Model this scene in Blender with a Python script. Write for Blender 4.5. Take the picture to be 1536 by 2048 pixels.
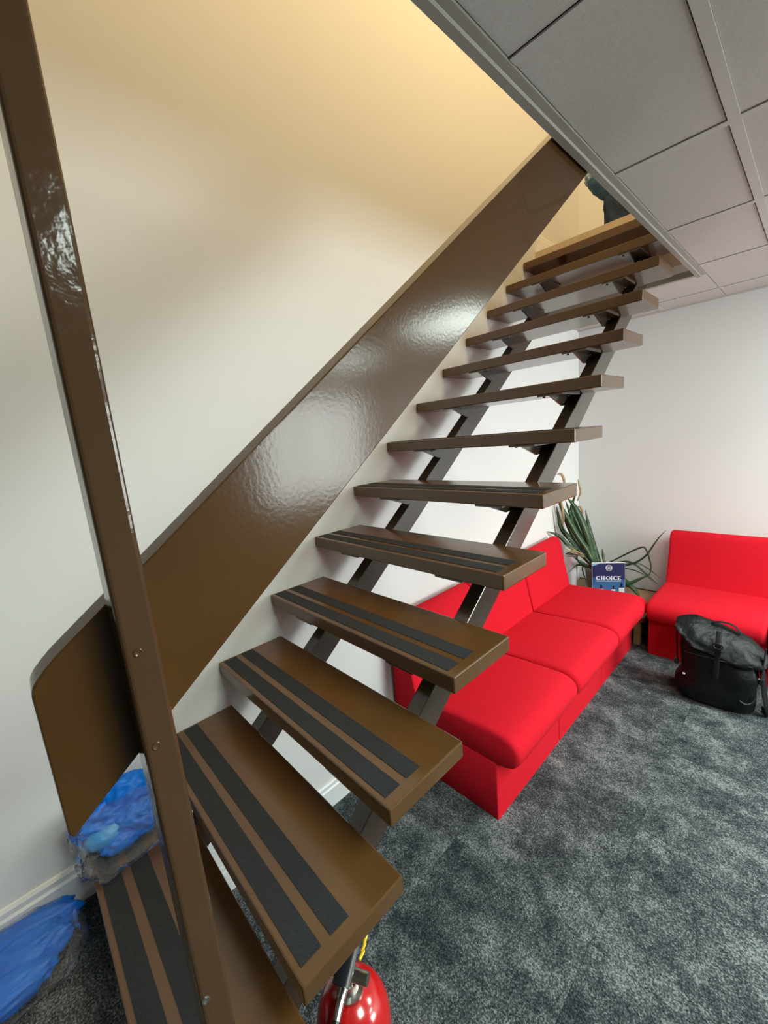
import bpy, bmesh, math, random
from mathutils import Vector, Matrix, noise

# ------------------------------------------------------------------ scene / camera / light
for o in list(bpy.data.objects):
    bpy.data.objects.remove(o, do_unlink=True)
scene = bpy.context.scene
COL = scene.collection
random.seed(7)

R, G = 0.172, 0.22249          # rise and going of the stair
W, D, T = 0.848, 0.2408, 0.0426  # tread width, depth, thickness
FLOOR = -0.346                 # carpet of the lounge; 0 is the raised carpeted step
CEIL = 1.92                    # underside of the suspended ceiling grid
BACK = 3.78                    # back wall
LAND = 2.335                   # upper landing
OPEN_X, OPEN_Y = 0.87, 3.06    # edges of the stairwell opening
XR, YF = 4.1, -3.0             # window wall, wall behind the camera
UPPER = 4.7                    # upper ceiling

cam_d = bpy.data.cameras.new('camera')
cam = bpy.data.objects.new('camera', cam_d)
COL.objects.link(cam)
r0, r1, r2 = (0.687734, 0.720783, -0.086565), (0.072162, -0.186525, -0.979796), (-0.722367, 0.667593, -0.180293)
m = Matrix(((r0[0], -r1[0], -r2[0]), (r0[1], -r1[1], -r2[1]), (r0[2], -r1[2], -r2[2])))
cam.matrix_world = Matrix.Translation((1.36819, 0.24173, 1.22846)) @ m.to_4x4()
cam_d.sensor_fit = 'VERTICAL'
cam_d.sensor_height = 24.0
cam_d.lens = 9.497
cam_d.clip_start = 0.02
scene.camera = cam

world = bpy.data.worlds.new('sky')
scene.world = world
world.use_nodes = True
wb = world.node_tree.nodes['Background']
wb.inputs['Color'].default_value = (0.80, 0.90, 1.0, 1)
wb.inputs['Strength'].default_value = 1.6

def area(name, loc, rot, sx, sy, power, col):
    d = bpy.data.lights.new(name, 'AREA')
    d.shape = 'RECTANGLE'
    d.size, d.size_y, d.energy, d.color = sx, sy, power, col
    o = bpy.data.objects.new(name, d)
    o.location = loc
    o.rotation_euler = rot
    COL.objects.link(o)
    return o
# daylight outside the long window of the right-hand wall (points to -x)
area('daylight', (XR + 0.25, 2.88, 1.19), (0, math.radians(90), 0), 1.2, 1.5, 110, (0.92, 1.0, 0.97))
# warm lamp of the upper hall
area('upper_hall_lamp', (1.0, 1.9, UPPER - 0.12), (0, 0, 0), 0.6, 1.2, 46, (1.0, 0.71, 0.36))
PANEL_GLOW = 19.0               # diffusers of the lounge's ceiling panels
PANEL_WATT = 12.5             # their downward beam (prismatic diffusers throw little light sideways)

scene.view_settings.view_transform = 'Standard'
scene.view_settings.look = 'None'
scene.view_settings.gamma = 1.0
scene.view_settings.use_curve_mapping = False
scene.view_settings.exposure = 0.24

# ------------------------------------------------------------------ materials
MATS = {}
def mat(name, col, rough=0.5, metal=0.0, spec=0.5, bump=None, var=None, coat=0.0, coords='Object', emit=None):
    """bump=(scale, strength[, distance]); var=(scale, second colour[, detail]) mixes a second colour by noise"""
    m = bpy.data.materials.new(name)
    m.use_nodes = True
    nt = m.node_tree
    b = nt.nodes['Principled BSDF']
    b.inputs['Base Color'].default_value = (*col, 1)
    b.inputs['Roughness'].default_value = rough
    b.inputs['Metallic'].default_value = metal
    b.inputs['Specular IOR Level'].default_value = spec
    if coat:
        b.inputs['Coat Weight'].default_value = coat
        b.inputs['Coat Roughness'].default_value = 0.08
    if bump or var:
        tc = nt.nodes.new('ShaderNodeTexCoord')
    if var:
        n = nt.nodes.new('ShaderNodeTexNoise')
        n.inputs['Scale'].default_value = var[0]
        n.inputs['Detail'].default_value = var[2] if len(var) > 2 else 4
        nt.links.new(tc.outputs[coords], n.inputs['Vector'])
        rp = nt.nodes.new('ShaderNodeValToRGB')
        rp.color_ramp.elements[0].position = 0.35
        rp.color_ramp.elements[1].position = 0.65
        rp.color_ramp.elements[0].color = (*col, 1)
        rp.color_ramp.elements[1].color = (*var[1], 1)
        nt.links.new(n.outputs['Fac'], rp.inputs['Fac'])
        nt.links.new(rp.outputs['Color'], b.inputs['Base Color'])
    if bump:
        n = nt.nodes.new('ShaderNodeTexNoise')
        n.inputs['Scale'].default_value = bump[0]
        n.inputs['Detail'].default_value = 3
        nt.links.new(tc.outputs[coords], n.inputs['Vector'])
        bp = nt.nodes.new('ShaderNodeBump')
        bp.inputs['Strength'].default_value = bump[1]
        bp.inputs['Distance'].default_value = bump[2] if len(bump) > 2 else 0.002
        nt.links.new(n.outputs['Fac'], bp.inputs['Height'])
        nt.links.new(bp.outputs['Normal'], b.inputs['Normal'])
    if emit:
        b.inputs['Emission Color'].default_value = (*emit[0], 1)
        b.inputs['Emission Strength'].default_value = emit[1]
    MATS[name] = m
    return m

mat('wall_paint', (0.79, 0.795, 0.785), 0.75, bump=(260, 0.08))
mat('wall_grey', (0.30, 0.30, 0.29), 0.75)
mat('gloss_white', (0.82, 0.83, 0.83), 0.35)
mat('ceiling_tile', (0.58, 0.565, 0.54), 0.9, bump=(420, 0.25, 0.003), var=(160, (0.53, 0.515, 0.49)))
mat('grid_bar', (0.56, 0.55, 0.53), 0.55)
mat('void', (0.03, 0.03, 0.03), 0.9)
mat('trim_paint', (0.30, 0.285, 0.25), 0.5)
mat('brown_gloss', (0.074, 0.034, 0.0090), 0.16, spec=0.30, bump=(150, 0.07, 0.002), var=(9, (0.067, 0.031, 0.0090)))
mat('brown_post', (0.066, 0.034, 0.015), 0.10, spec=0.35, bump=(55, 0.20, 0.003), var=(12, (0.063, 0.034, 0.017)))
mat('brown_metal', (0.050, 0.032, 0.022), 0.18, spec=0.8, bump=(60, 0.05))
mat('brown_tread', (0.104, 0.049, 0.0140), 0.19, spec=0.62, bump=(70, 0.06), var=(7, (0.092, 0.044, 0.0140)))
mat('grit', (0.018, 0.020, 0.022), 0.95, spec=0.25, bump=(900, 0.6, 0.002), var=(500, (0.030, 0.033, 0.036)))
mat('red_fabric', (0.68, 0.008, 0.022), 0.9, spec=0.2, bump=(700, 0.35, 0.002), var=(300, (0.58, 0.006, 0.018)))
mat('wood', (0.36, 0.22, 0.11), 0.45, var=(14, (0.28, 0.165, 0.08)))
mat('dark_edge', (0.06, 0.010, 0.010), 0.5)
mat('blue_film', (0.001, 0.125, 0.60), 0.40, spec=0.25, bump=(14, 0.15, 0.01), var=(6, (0.001, 0.175, 0.74)))
mat('blue_pale', (0.03, 0.26, 0.62), 0.4, bump=(30, 0.3, 0.005))
mat('black_fabric', (0.003, 0.004, 0.0042), 0.42, spec=0.22, bump=(22, 0.5, 0.012), var=(12, (0.005, 0.0065, 0.0065)))
mat('black_strap', (0.004, 0.0045, 0.005), 0.65, spec=0.3, bump=(300, 0.3))
mat('black_gloss', (0.010, 0.011, 0.013), 0.35)
mat('ext_red', (0.52, 0.010, 0.010), 0.18, spec=0.6, coat=0.4)
mat('steel', (0.55, 0.54, 0.50), 0.28, metal=1.0)
mat('yellow', (0.80, 0.50, 0.01), 0.4)
mat('label_white', (0.80, 0.80, 0.78), 0.4)
mat('leaf_g', (0.022, 0.060, 0.020), 0.36, var=(60, (0.055, 0.115, 0.045)))
mat('leaf_b', (0.012, 0.034, 0.018), 0.36, var=(150, (0.085, 0.140, 0.075), 1))
mat('leaf_d', (0.012, 0.026, 0.012), 0.4, var=(40, (0.028, 0.050, 0.020)))
mat('leaf_y', (0.070, 0.100, 0.030), 0.5, var=(50, (0.30, 0.24, 0.12)))
mat('leaf_t', (0.50, 0.36, 0.20), 0.7, var=(60, (0.36, 0.23, 0.11)))
mat('pot', (0.30, 0.29, 0.28), 0.5)
mat('soil', (0.02, 0.014, 0.01), 0.95)
mat('vase', (0.62, 0.62, 0.66), 0.25)
mat('navy_cloth', (0.008, 0.020, 0.045), 0.8, bump=(60, 0.5, 0.006), var=(20, (0.014, 0.036, 0.075)))
mat('teal_cloth', (0.016, 0.060, 0.130), 0.8, bump=(60, 0.5, 0.006), var=(18, (0.028, 0.085, 0.17)))
mat('pale_fuzz', (0.36, 0.50, 0.58), 0.9, bump=(90, 0.8, 0.006), var=(45, (0.08, 0.20, 0.28)))
mat('window_frame', (0.75, 0.76, 0.76), 0.4)
mat('panel_light', (0.9, 0.9, 0.9), 0.5, emit=((0.87, 1.0, 0.93), PANEL_GLOW))
mat('landing_edge', (0.58, 0.47, 0.33), 0.6, var=(30, (0.52, 0.41, 0.28)))
mat('print_navy', (0.018, 0.026, 0.095), 0.35)
mat('print_white', (0.80, 0.82, 0.85), 0.4)
mat('print_sky', (0.20, 0.42, 0.65), 0.35)
mat('print_dark', (0.006, 0.012, 0.035), 0.35)
mat('paper', (0.80, 0.78, 0.75), 0.6)

def film_mat():
    m = bpy.data.materials.new('clear_film')
    m.use_nodes = True
    nt = m.node_tree
    out = nt.nodes['Material Output']
    nt.nodes.remove(nt.nodes['Principled BSDF'])
    tr = nt.nodes.new('ShaderNodeBsdfTransparent')
    gl = nt.nodes.new('ShaderNodeBsdfGlossy')
    gl.inputs['Roughness'].default_value = 0.05
    gl.inputs['Color'].default_value = (0.95, 0.95, 1, 1)
    df = nt.nodes.new('ShaderNodeBsdfDiffuse')
    df.inputs['Color'].default_value = (0.9, 0.9, 0.92, 1)
    tc = nt.nodes.new('ShaderNodeTexCoord')
    n = nt.nodes.new('ShaderNodeTexNoise')
    n.inputs['Scale'].default_value = 28
    n.inputs['Detail'].default_value = 4
    nt.links.new(tc.outputs['Object'], n.inputs['Vector'])
    bp = nt.nodes.new('ShaderNodeBump')
    bp.inputs['Strength'].default_value = 0.9
    bp.inputs['Distance'].default_value = 0.02
    nt.links.new(n.outputs['Fac'], bp.inputs['Height'])
    nt.links.new(bp.outputs['Normal'], gl.inputs['Normal'])
    lw = nt.nodes.new('ShaderNodeFresnel')
    lw.inputs['IOR'].default_value = 1.08
    nt.links.new(bp.outputs['Normal'], lw.inputs['Normal'])
    m1 = nt.nodes.new('ShaderNodeMixShader')
    m1.inputs['Fac'].default_value = 0.045
    nt.links.new(tr.outputs[0], m1.inputs[1])
    nt.links.new(df.outputs[0], m1.inputs[2])
    m2 = nt.nodes.new('ShaderNodeMixShader')
    nt.links.new(lw.outputs[0], m2.inputs['Fac'])
    nt.links.new(m1.outputs[0], m2.inputs[1])
    nt.links.new(gl.outputs[0], m2.inputs[2])
    nt.links.new(m2.outputs[0], out.inputs['Surface'])
    MATS['clear_film'] = m
film_mat()

def glass_mat():
    m = bpy.data.materials.new('pane_glass')
    m.use_nodes = True
    nt = m.node_tree
    nt.nodes.remove(nt.nodes['Principled BSDF'])
    tr = nt.nodes.new('ShaderNodeBsdfTransparent')
    gl = nt.nodes.new('ShaderNodeBsdfGlossy')
    gl.inputs['Roughness'].default_value = 0.02
    mx = nt.nodes.new('ShaderNodeMixShader')
    mx.inputs['Fac'].default_value = 0.06
    nt.links.new(tr.outputs[0], mx.inputs[1])
    nt.links.new(gl.outputs[0], mx.inputs[2])
    nt.links.new(mx.outputs[0], nt.nodes['Material Output'].inputs['Surface'])
    MATS['pane_glass'] = m
glass_mat()

def carpet_mat(name='carpet', dark=(0.016, 0.022, 0.025), mid=(0.074, 0.087, 0.091), light=(0.255, 0.275, 0.28)):
    m = bpy.data.materials.new(name)
    m.use_nodes = True
    nt = m.node_tree
    b = nt.nodes['Principled BSDF']
    b.inputs['Roughness'].default_value = 0.95
    b.inputs['Specular IOR Level'].default_value = 0.15
    geo = nt.nodes.new('ShaderNodeNewGeometry')
    oi = nt.nodes.new('ShaderNodeObjectInfo')
    # every tile shifts the pattern by its own random amount
    mul = nt.nodes.new('ShaderNodeMath'); mul.operation = 'MULTIPLY'; mul.inputs[1].default_value = 37.0
    nt.links.new(oi.outputs['Random'], mul.inputs[0])
    add = nt.nodes.new('ShaderNodeVectorMath'); add.operation = 'ADD'
    nt.links.new(geo.outputs['Position'], add.inputs[0])
    nt.links.new(mul.outputs[0], add.inputs[1])
    # stretched cloudy patches
    mp = nt.nodes.new('ShaderNodeMapping')
    mp.inputs['Scale'].default_value = (1.0, 1.25, 1)
    nt.links.new(add.outputs[0], mp.inputs['Vector'])
    n1 = nt.nodes.new('ShaderNodeTexNoise'); n1.inputs['Scale'].default_value = 5.0
    n1.inputs['Detail'].default_value = 8; n1.inputs['Roughness'].default_value = 0.78
    nt.links.new(mp.outputs[0], n1.inputs['Vector'])
    # loops of the pile
    n2 = nt.nodes.new('ShaderNodeTexNoise'); n2.inputs['Scale'].default_value = 210
    n2.inputs['Detail'].default_value = 2
    nt.links.new(geo.outputs['Position'], n2.inputs['Vector'])
    n3 = nt.nodes.new('ShaderNodeTexVoronoi'); n3.inputs['Scale'].default_value = 300
    nt.links.new(geo.outputs['Position'], n3.inputs['Vector'])
    mix = nt.nodes.new('ShaderNodeMix'); mix.data_type = 'FLOAT'
    mix.inputs[0].default_value = 0.44
    nt.links.new(n1.outputs['Fac'], mix.inputs[2])
    nt.links.new(n2.outputs['Fac'], mix.inputs[3])
    rp = nt.nodes.new('ShaderNodeValToRGB')
    e = rp.color_ramp.elements
    e[0].position = 0.41; e[0].color = (*dark, 1)
    e[1].position = 0.61; e[1].color = (*light, 1)
    k = e.new(0.51); k.color = (*mid, 1)
    nt.links.new(mix.outputs[0], rp.inputs['Fac'])
    nt.links.new(rp.outputs['Color'], b.inputs['Base Color'])
    bp = nt.nodes.new('ShaderNodeBump')
    bp.inputs['Strength'].default_value = 0.7
    bp.inputs['Distance'].default_value = 0.004
    nt.links.new(n3.outputs['Distance'], bp.inputs['Height'])
    nt.links.new(bp.outputs['Normal'], b.inputs['Normal'])
    MATS[name] = m
carpet_mat()

def brochure_mat():
    m = bpy.data.materials.new('print_cover')
    m.use_nodes = True
    nt = m.node_tree
    b = nt.nodes['Principled BSDF']
    b.inputs['Roughness'].default_value = 0.3
    tc = nt.nodes.new('ShaderNodeTexCoord')
    sp = nt.nodes.new('ShaderNodeSeparateXYZ')
    nt.links.new(tc.outputs['Generated'], sp.inputs[0])
    n = nt.nodes.new('ShaderNodeTexNoise'); n.inputs['Scale'].default_value = 5
    nt.links.new(tc.outputs['Generated'], n.inputs['Vector'])
    a = nt.nodes.new('ShaderNodeMath'); a.operation = 'MULTIPLY_ADD'
    a.inputs[1].default_value = 0.25
    nt.links.new(n.outputs['Fac'], a.inputs[0]); nt.links.new(sp.outputs['Z'], a.inputs[2])
    rp = nt.nodes.new('ShaderNodeValToRGB')
    e = rp.color_ramp.elements
    e[0].position = 0.15; e[0].color = (0.03, 0.09, 0.22, 1)
    e[1].position = 1.05 - 0.05; e[1].color = (0.020, 0.030, 0.11, 1)
    k = e.new(0.38); k.color = (0.055, 0.16, 0.34, 1)
    k = e.new(0.62); k.color = (0.040, 0.125, 0.30, 1)
    nt.links.new(a.outputs[0], rp.inputs['Fac'])
    nt.links.new(rp.outputs['Color'], b.inputs['Base Color'])
    MATS['print_cover'] = m
brochure_mat()

# ------------------------------------------------------------------ mesh helpers
WL = {}                         # world location of every object made here
CACHE = {}
def link(name, mesh, mt=None, parent=None, loc=(0, 0, 0), smooth=False):
    o = bpy.data.objects.new(name, mesh)
    COL.objects.link(o)
    loc = Vector(loc)
    WL[o.name] = loc
    if parent is not None:
        o.parent = parent
        o.location = loc - WL[parent.name]
    else:
        o.location = loc
    if mesh is not None and mt and not mesh.materials:
        mesh.materials.append(MATS[mt])
    if smooth and mesh is not None:
        for p in mesh.polygons:
            p.use_smooth = True
    return o

def empty(name, loc, label=None, cat=None, group=None):
    o = bpy.data.objects.new(name, None)
    o.empty_display_size = 0.05
    COL.objects.link(o)
    o.location = loc
    WL[o.name] = Vector(loc)
    if label: tag(o, label, cat, group)
    return o

def tag(o, label, cat, group=None):
    o['label'] = label
    o['category'] = cat
    if group: o['group'] = group
    return o

def struct(o):
    o['kind'] = 'structure'
    return o

def finish(bm, name):
    bmesh.ops.recalc_face_normals(bm, faces=bm.faces)
    me = bpy.data.meshes.new(name)
    bm.to_mesh(me)
    bm.free()
    return me

def shade_auto(me, ang=35):
    for p in me.polygons:
        p.use_smooth = True
    try:
        me.set_sharp_from_angle(angle=math.radians(ang))
    except Exception:
        pass

def box_mesh(sx, sy, sz, bev=0.0, seg=2, name='box'):
    key = (round(sx, 4), round(sy, 4), round(sz, 4), bev, seg, name)
    if key in CACHE: return CACHE[key]
    bm = bmesh.new()
    bmesh.ops.create_cube(bm, size=1.0)
    for v in bm.verts:
        v.co = Vector((v.co.x * sx, v.co.y * sy, v.co.z * sz))
    if bev:
        bmesh.ops.bevel(bm, geom=list(bm.edges), offset=bev, segments=seg, affect='EDGES', profile=0.5)
    me = finish(bm, name)
    CACHE[key] = me
    return me

def box(name, lo, hi, mt, parent=None, bev=0.0, seg=2):
    lo, hi = Vector(lo), Vector(hi)
    s = hi - lo
    return link(name, box_mesh(s.x, s.y, s.z, bev, seg, name + '_' + mt), mt, parent, (lo + hi) / 2)

def prism(name, poly, axis, a0, a1, mt, parent=None, bev=0.0, seg=2, smooth=False):
    """poly: 2D points in the plane normal to axis ('x': y,z; 'y': x,z; 'z': x,y), extruded a0..a1, in world coordinates"""
    cx = sum(p[0] for p in poly) / len(poly)
    cy = sum(p[1] for p in poly) / len(poly)
    ca = (a0 + a1) / 2
    def P(u, v, a):
        if axis == 'x': return Vector((a, u, v))
        if axis == 'y': return Vector((u, a, v))
        return Vector((u, v, a))
    org = P(cx, cy, ca)
    bm = bmesh.new()
    v0 = [bm.verts.new(P(u, v, a0) - org) for u, v in poly]
    v1 = [bm.verts.new(P(u, v, a1) - org) for u, v in poly]
    n = len(poly)
    bm.faces.new(v0)
    bm.faces.new(v1)
    for i in range(n):
        bm.faces.new((v0[i], v0[(i + 1) % n], v1[(i + 1) % n], v1[i]))
    bmesh.ops.recalc_face_normals(bm, faces=bm.faces)
    if bev:
        bmesh.ops.bevel(bm, geom=list(bm.edges), offset=bev, segments=seg, affect='EDGES', profile=0.5)
    me = finish(bm, name)
    if smooth: shade_auto(me, 40)
    return link(name, me, mt, parent, org)

def lathe(name, prof, center, mt, parent=None, seg=40, cap=True):
    bm = bmesh.new()
    rings = []
    for r, z in prof:
        rings.append([bm.verts.new((r * math.cos(2 * math.pi * k / seg), r * math.sin(2 * math.pi * k / seg), z)) for k in range(seg)])
    for a, b in zip(rings, rings[1:]):
        for k in range(seg):
            bm.faces.new((a[k], a[(k + 1) % seg], b[(k + 1) % seg], b[k]))
    if cap:
        bm.faces.new(rings[0]); bm.faces.new(rings[-1])
    me = finish(bm, name)
    shade_auto(me, 45)
    return link(name, me, mt, parent, center)

def catmull(pts, n=6):
    pts = [Vector(p) for p in pts]
    out = []
    for i in range(len(pts) - 1):
        p0 = pts[max(i - 1, 0)]; p1 = pts[i]; p2 = pts[i + 1]; p3 = pts[min(i + 2, len(pts) - 1)]
        for k in range(n):
            t = k / n
            out.append(0.5 * ((2 * p1) + (p2 - p0) * t + (2 * p0 - 5 * p1 + 4 * p2 - p3) * t * t + (3 * p1 - p0 - 3 * p2 + p3) * t ** 3))
    out.append(pts[-1])
    return out

def tube(name, pts, rad, mt, parent=None, seg=10, flat=1.0, side=None):
    """tube along points; flat<1 squeezes it along the 'side' normal into a strap"""
    pts = [Vector(p) for p in pts]
    org = pts[0].copy()
    bm = bmesh.new()
    rings = []
    up = Vector(side) if side else Vector((0, 0, 1))
    for i, p in enumerate(pts):
        t = (pts[min(i + 1, len(pts) - 1)] - pts[max(i - 1, 0)]).normalized()
        a = up.cross(t)
        if a.length < 1e-4: a = Vector((1, 0, 0)).cross(t)
        a.normalize()
        b = t.cross(a).normalized()
        rings.append([bm.verts.new(p - org + a * math.cos(2 * math.pi * k / seg) * rad + b * math.sin(2 * math.pi * k / seg) * rad * flat) for k in range(seg)])
    for a, b in zip(rings, rings[1:]):
        for k in range(seg):
            bm.faces.new((a[k], a[(k + 1) % seg], b[(k + 1) % seg], b[k]))
    bm.faces.new(rings[0]); bm.faces.new(rings[-1])
    me = finish(bm, name)
    shade_auto(me, 50)
    return link(name, me, mt, parent, org)

def loft(name, sections, mt, parent=None, org=(0, 0, 0), closed=True, ang=60):
    """sections: equal-length loops of world points"""
    org = Vector(org)
    bm = bmesh.new()
    rings = [[bm.verts.new(Vector(p) - org) for p in s] for s in sections]
    n = len(rings[0])
    for a, b in zip(rings, rings[1:]):
        for k in range(n):
            bm.faces.new((a[k], a[(k + 1) % n], b[(k + 1) % n], b[k]))
    if closed:
        bm.faces.new(rings[0]); bm.faces.new(rings[-1])
    me = finish(bm, name)
    shade_auto(me, ang)
    return link(name, me, mt, parent, org)

def crumple(name, center, rad, mt, parent=None, seed=0, amp=0.18, freq=2.4, sub=5, zmin=None, xmin=None, zmax=None, fold=None, power=0.8, ymax=None, fine=0.25):
    """a crumpled bag or heap of film: a rounded block with ridged folds, flattened where it rests (world limits)"""
    bm = bmesh.new()
    bmesh.ops.create_icosphere(bm, subdivisions=sub, radius=1.0)
    c = Vector(center)
    off = Vector((seed * 3.1, seed * 1.7, seed * 2.3))
    for v in bm.verts:
        n = v.co.normalized()
        q = n * freq + off
        f = 1 - abs(noise.noise(q)) * 2
        f2 = 1 - abs(noise.noise(q * 2.1 + Vector((5, 1, 2)))) * 2
        f3 = noise.noise(q * 5.2)
        s = 1 + amp * (f * 0.9 + f2 * 0.5 + f3 * fine - 0.6)
        p = Vector([math.copysign(abs(a) ** power, a) for a in n])
        v.co = Vector((p.x * rad[0], p.y * rad[1], p.z * rad[2])) * s
        w = v.co + c
        if fold: w = fold(w, n)
        if zmin is not None and w.z < zmin: w.z = zmin
        if xmin is not None and w.x < xmin: w.x = xmin
        if zmax is not None and w.z > zmax: w.z = zmax
        if ymax is not None and w.y > ymax: w.y = ymax
        v.co = w - c
    me = finish(bm, name)
    for p in me.polygons: p.use_smooth = True
    return link(name, me, mt, parent, c)

def leaf(name, pts, width, mt, parent, seed):
    rnd = random.Random(seed)
    pts = catmull(pts, 5)
    org = pts[0].copy()
    view = Vector((0.55, -0.78, 0.3))          # leaves turn their broad side to the room
    bm = bmesh.new()
    rows = []
    n = len(pts)
    for i, p in enumerate(pts):
        t = (pts[min(i + 1, n - 1)] - pts[max(i - 1, 0)]).normalized()
        u = i / (n - 1)
        w = width * 0.5 * (0.55 + 0.9 * u if u < 0.35 else 0.865) * (1 - max(0, (u - 0.55) / 0.45) ** 1.8) + 0.0006
        s = t.cross(view)
        s.normalize()
        nn = s.cross(t).normalized()
        tw = (rnd.random() - 0.5) * 0.1
        s = (s + nn * tw).normalized()
        d = nn * w * 0.28
        th = nn * 0.0012
        q = p - org
        rows.append([bm.verts.new(q - s * w + d), bm.verts.new(q - th), bm.verts.new(q + s * w + d), bm.verts.new(q + th)])
    for a, b in zip(rows, rows[1:]):
        for k in range(4):
            bm.faces.new((a[k], a[(k + 1) % 4], b[(k + 1) % 4], b[k]))
    bm.faces.new(rows[0]); bm.faces.new(rows[-1])
    me = finish(bm, name)
    for p in me.polygons: p.use_smooth = True
    return link(name, me, mt, parent, org)

# ------------------------------------------------------------------ the setting
# lounge floor: carpet tiles on a slab
floor = struct(box('floor', (0, YF, FLOOR - 0.1), (XR, BACK, FLOOR - 0.006), 'void'))
TS = 0.5
ys = BACK
iy = 0
y = BACK
while y > YF + 0.01:
    y0 = max(y - TS, YF)
    x = 0.0
    while x < XR - 0.01:
        x1 = min(x + TS, XR)
        box('carpet_tile', (x + 0.0006, y0 + 0.0006, FLOOR - 0.006), (x1 - 0.0006, y - 0.0006, FLOOR), 'carpet', floor)
        x = x1
    y = y0
# raised carpeted step that the stair starts from
struct(box('raised_step', (0.0, -1.6, FLOOR), (1.0, 0.43, 0.0), 'carpet', None, 0.006))

# walls (left wall runs through both storeys)
wl = struct(box('wall_left', (-0.12, YF, FLOOR - 0.1), (0.0, BACK + 0.12, UPPER), 'wall_paint'))
struct(box('wall_back', (0.0, BACK, FLOOR - 0.1), (XR, BACK + 0.12, UPPER), 'wall_paint'))
struct(box('wall_front', (0.0, YF - 0.12, FLOOR - 0.1), (XR, YF, UPPER), 'wall_grey'))
# window wall: sill, head and piers round one long window
WY0, WY1, WZ0, WZ1 = 2.12, 3.62, 0.60, 1.78
wr = empty('wall_right', (XR, 0, FLOOR))
struct(wr)
box('wall_sill', (XR, YF, FLOOR - 0.1), (XR + 0.15, BACK, WZ0), 'wall_grey', wr)
box('wall_head', (XR, YF, WZ1), (XR + 0.15, BACK, UPPER), 'wall_grey', wr)
box('wall_pier', (XR, YF, WZ0), (XR + 0.15, WY0, WZ1), 'wall_grey', wr)
box('wall_pier', (XR, WY1, WZ0), (XR + 0.15, BACK, WZ1), 'wall_grey', wr)
win = struct(empty('window_1', (XR + 0.05, WY0, WZ0)))
for a, b in (((WY0, WZ0), (WY1, WZ0 + 0.05)), ((WY0, WZ1 - 0.05), (WY1, WZ1))):
    box('frame_rail', (XR + 0.03, a[0], a[1]), (XR + 0.09, b[0], b[1]), 'window_frame', win)
for k in range(4):
    yy = WY0 + (WY1 - WY0 - 0.05) * k / 3
    box('frame_post', (XR + 0.03, yy, WZ0 + 0.05), (XR + 0.09, yy + 0.05, WZ1 - 0.05), 'window_frame', win)
    if k < 3:
        box('pane', (XR + 0.055, yy + 0.05, WZ0 + 0.05), (XR + 0.061, yy + (WY1 - WY0 - 0.05) / 3, WZ1 - 0.05), 'pane_glass', win)

# skirting boards with a bevelled top bead
def skirting(name, poly_plane, lo, hi, z):
    return
def skirt_left(name, y0, y1, z):
    poly = [(0.0, z), (0.016, z), (0.016, z + 0.085), (0.011, z + 0.092), (0.011, z + 0.106), (0.006, z + 0.114), (0.0, z + 0.114)]
    return struct(prism(name, poly, 'y', y0, y1, 'gloss_white'))
skirt_left('baseboard_left', 0.431, BACK, FLOOR)
skirt_left('baseboard_step', -1.6, 0.43, 0.0)
skirt_left('baseboard_landing', OPEN_Y + 0.02, BACK, LAND)
poly = [(BACK, FLOOR), (BACK - 0.016, FLOOR), (BACK - 0.016, FLOOR + 0.085), (BACK - 0.011, FLOOR + 0.106), (BACK, FLOOR + 0.114)]
struct(prism('baseboard_back', poly, 'x', 0.016, XR, 'gloss_white'))

# suspended ceiling: tiles laid in a grid of bars
ceil = struct(empty('ceiling', (2.4, 0.4, CEIL)))
box('ceiling_void', (0.93, YF, CEIL + 0.04), (XR, BACK, CEIL + 0.06), 'void', ceil)
box('ceiling_void', (0.0, OPEN_Y + 0.05, CEIL + 0.04), (0.93, BACK, CEIL + 0.06), 'void', ceil)
BAR = 0.024
xl = [0.907, 1.16, 1.76, 2.36, 2.96, 3.56, XR]
yl = [YF, -2.5, -1.9, -1.3, -0.7, -0.1, 0.5, 1.1, 1.7, 2.3, 2.9, 3.5, BACK]
PANELS = {(1.76, 0.5), (1.76, 2.3), (2.96, 2.3)}
def tile(x0, x1, y0, y1):
    if x1 - x0 < 0.02 or y1 - y0 < 0.02: return
    box('ceiling_tile', (x0, y0, CEIL + 0.003), (x1, y1, CEIL + 0.018), 'ceiling_tile', ceil, 0.001, 1)
for i in range(len(xl) - 1):
    for j in range(len(yl) - 1):
        x0 = xl[i] + (BAR if i else 0.0) ; x1 = xl[i + 1] - 0.003
        y0 = yl[j] + (BAR if j else 0.0) ; y1 = yl[j + 1] - 0.003
        if (xl[i], yl[j]) in PANELS:
            p = empty('ceiling_light', ((x0 + x1) / 2, (y0 + y1) / 2, CEIL),
                      'square white ceiling light panel at %s of the lounge ceiling' % {
                      (1.76, 0.5): 'the middle', (1.76, 2.3): 'the back', (2.96, 2.3): 'the window end'}[(xl[i], yl[j])],
                      'ceiling light', 'square light panels of the lounge ceiling')
            box('frame', (x0, y0, CEIL + 0.012), (x1, y1, CEIL + 0.03), 'gloss_white', p)
            box('diffuser', (x0 + 0.015, y0 + 0.015, CEIL + 0.004), (x1 - 0.015, y1 - 0.015, CEIL + 0.011), 'panel_light', p)
            la = area('panel_beam', ((x0 + x1) / 2, (y0 + y1) / 2, CEIL - 0.002), (0, 0, 0), x1 - x0 - 0.03, y1 - y0 - 0.03, PANEL_WATT, (0.87, 1.0, 0.93))
            la.data.spread = math.radians(125)
            la.parent = p
            la.location = (0, 0, -0.002)
        else:
            tile(x0, x1, y0, y1)
for x0, x1 in ((0.0, 0.556), (0.58, 0.904)):
    tile(x0, x1, OPEN_Y + 0.035, 3.497)
    tile(x0, x1, 3.5 + BAR, BACK - 0.003)
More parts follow.
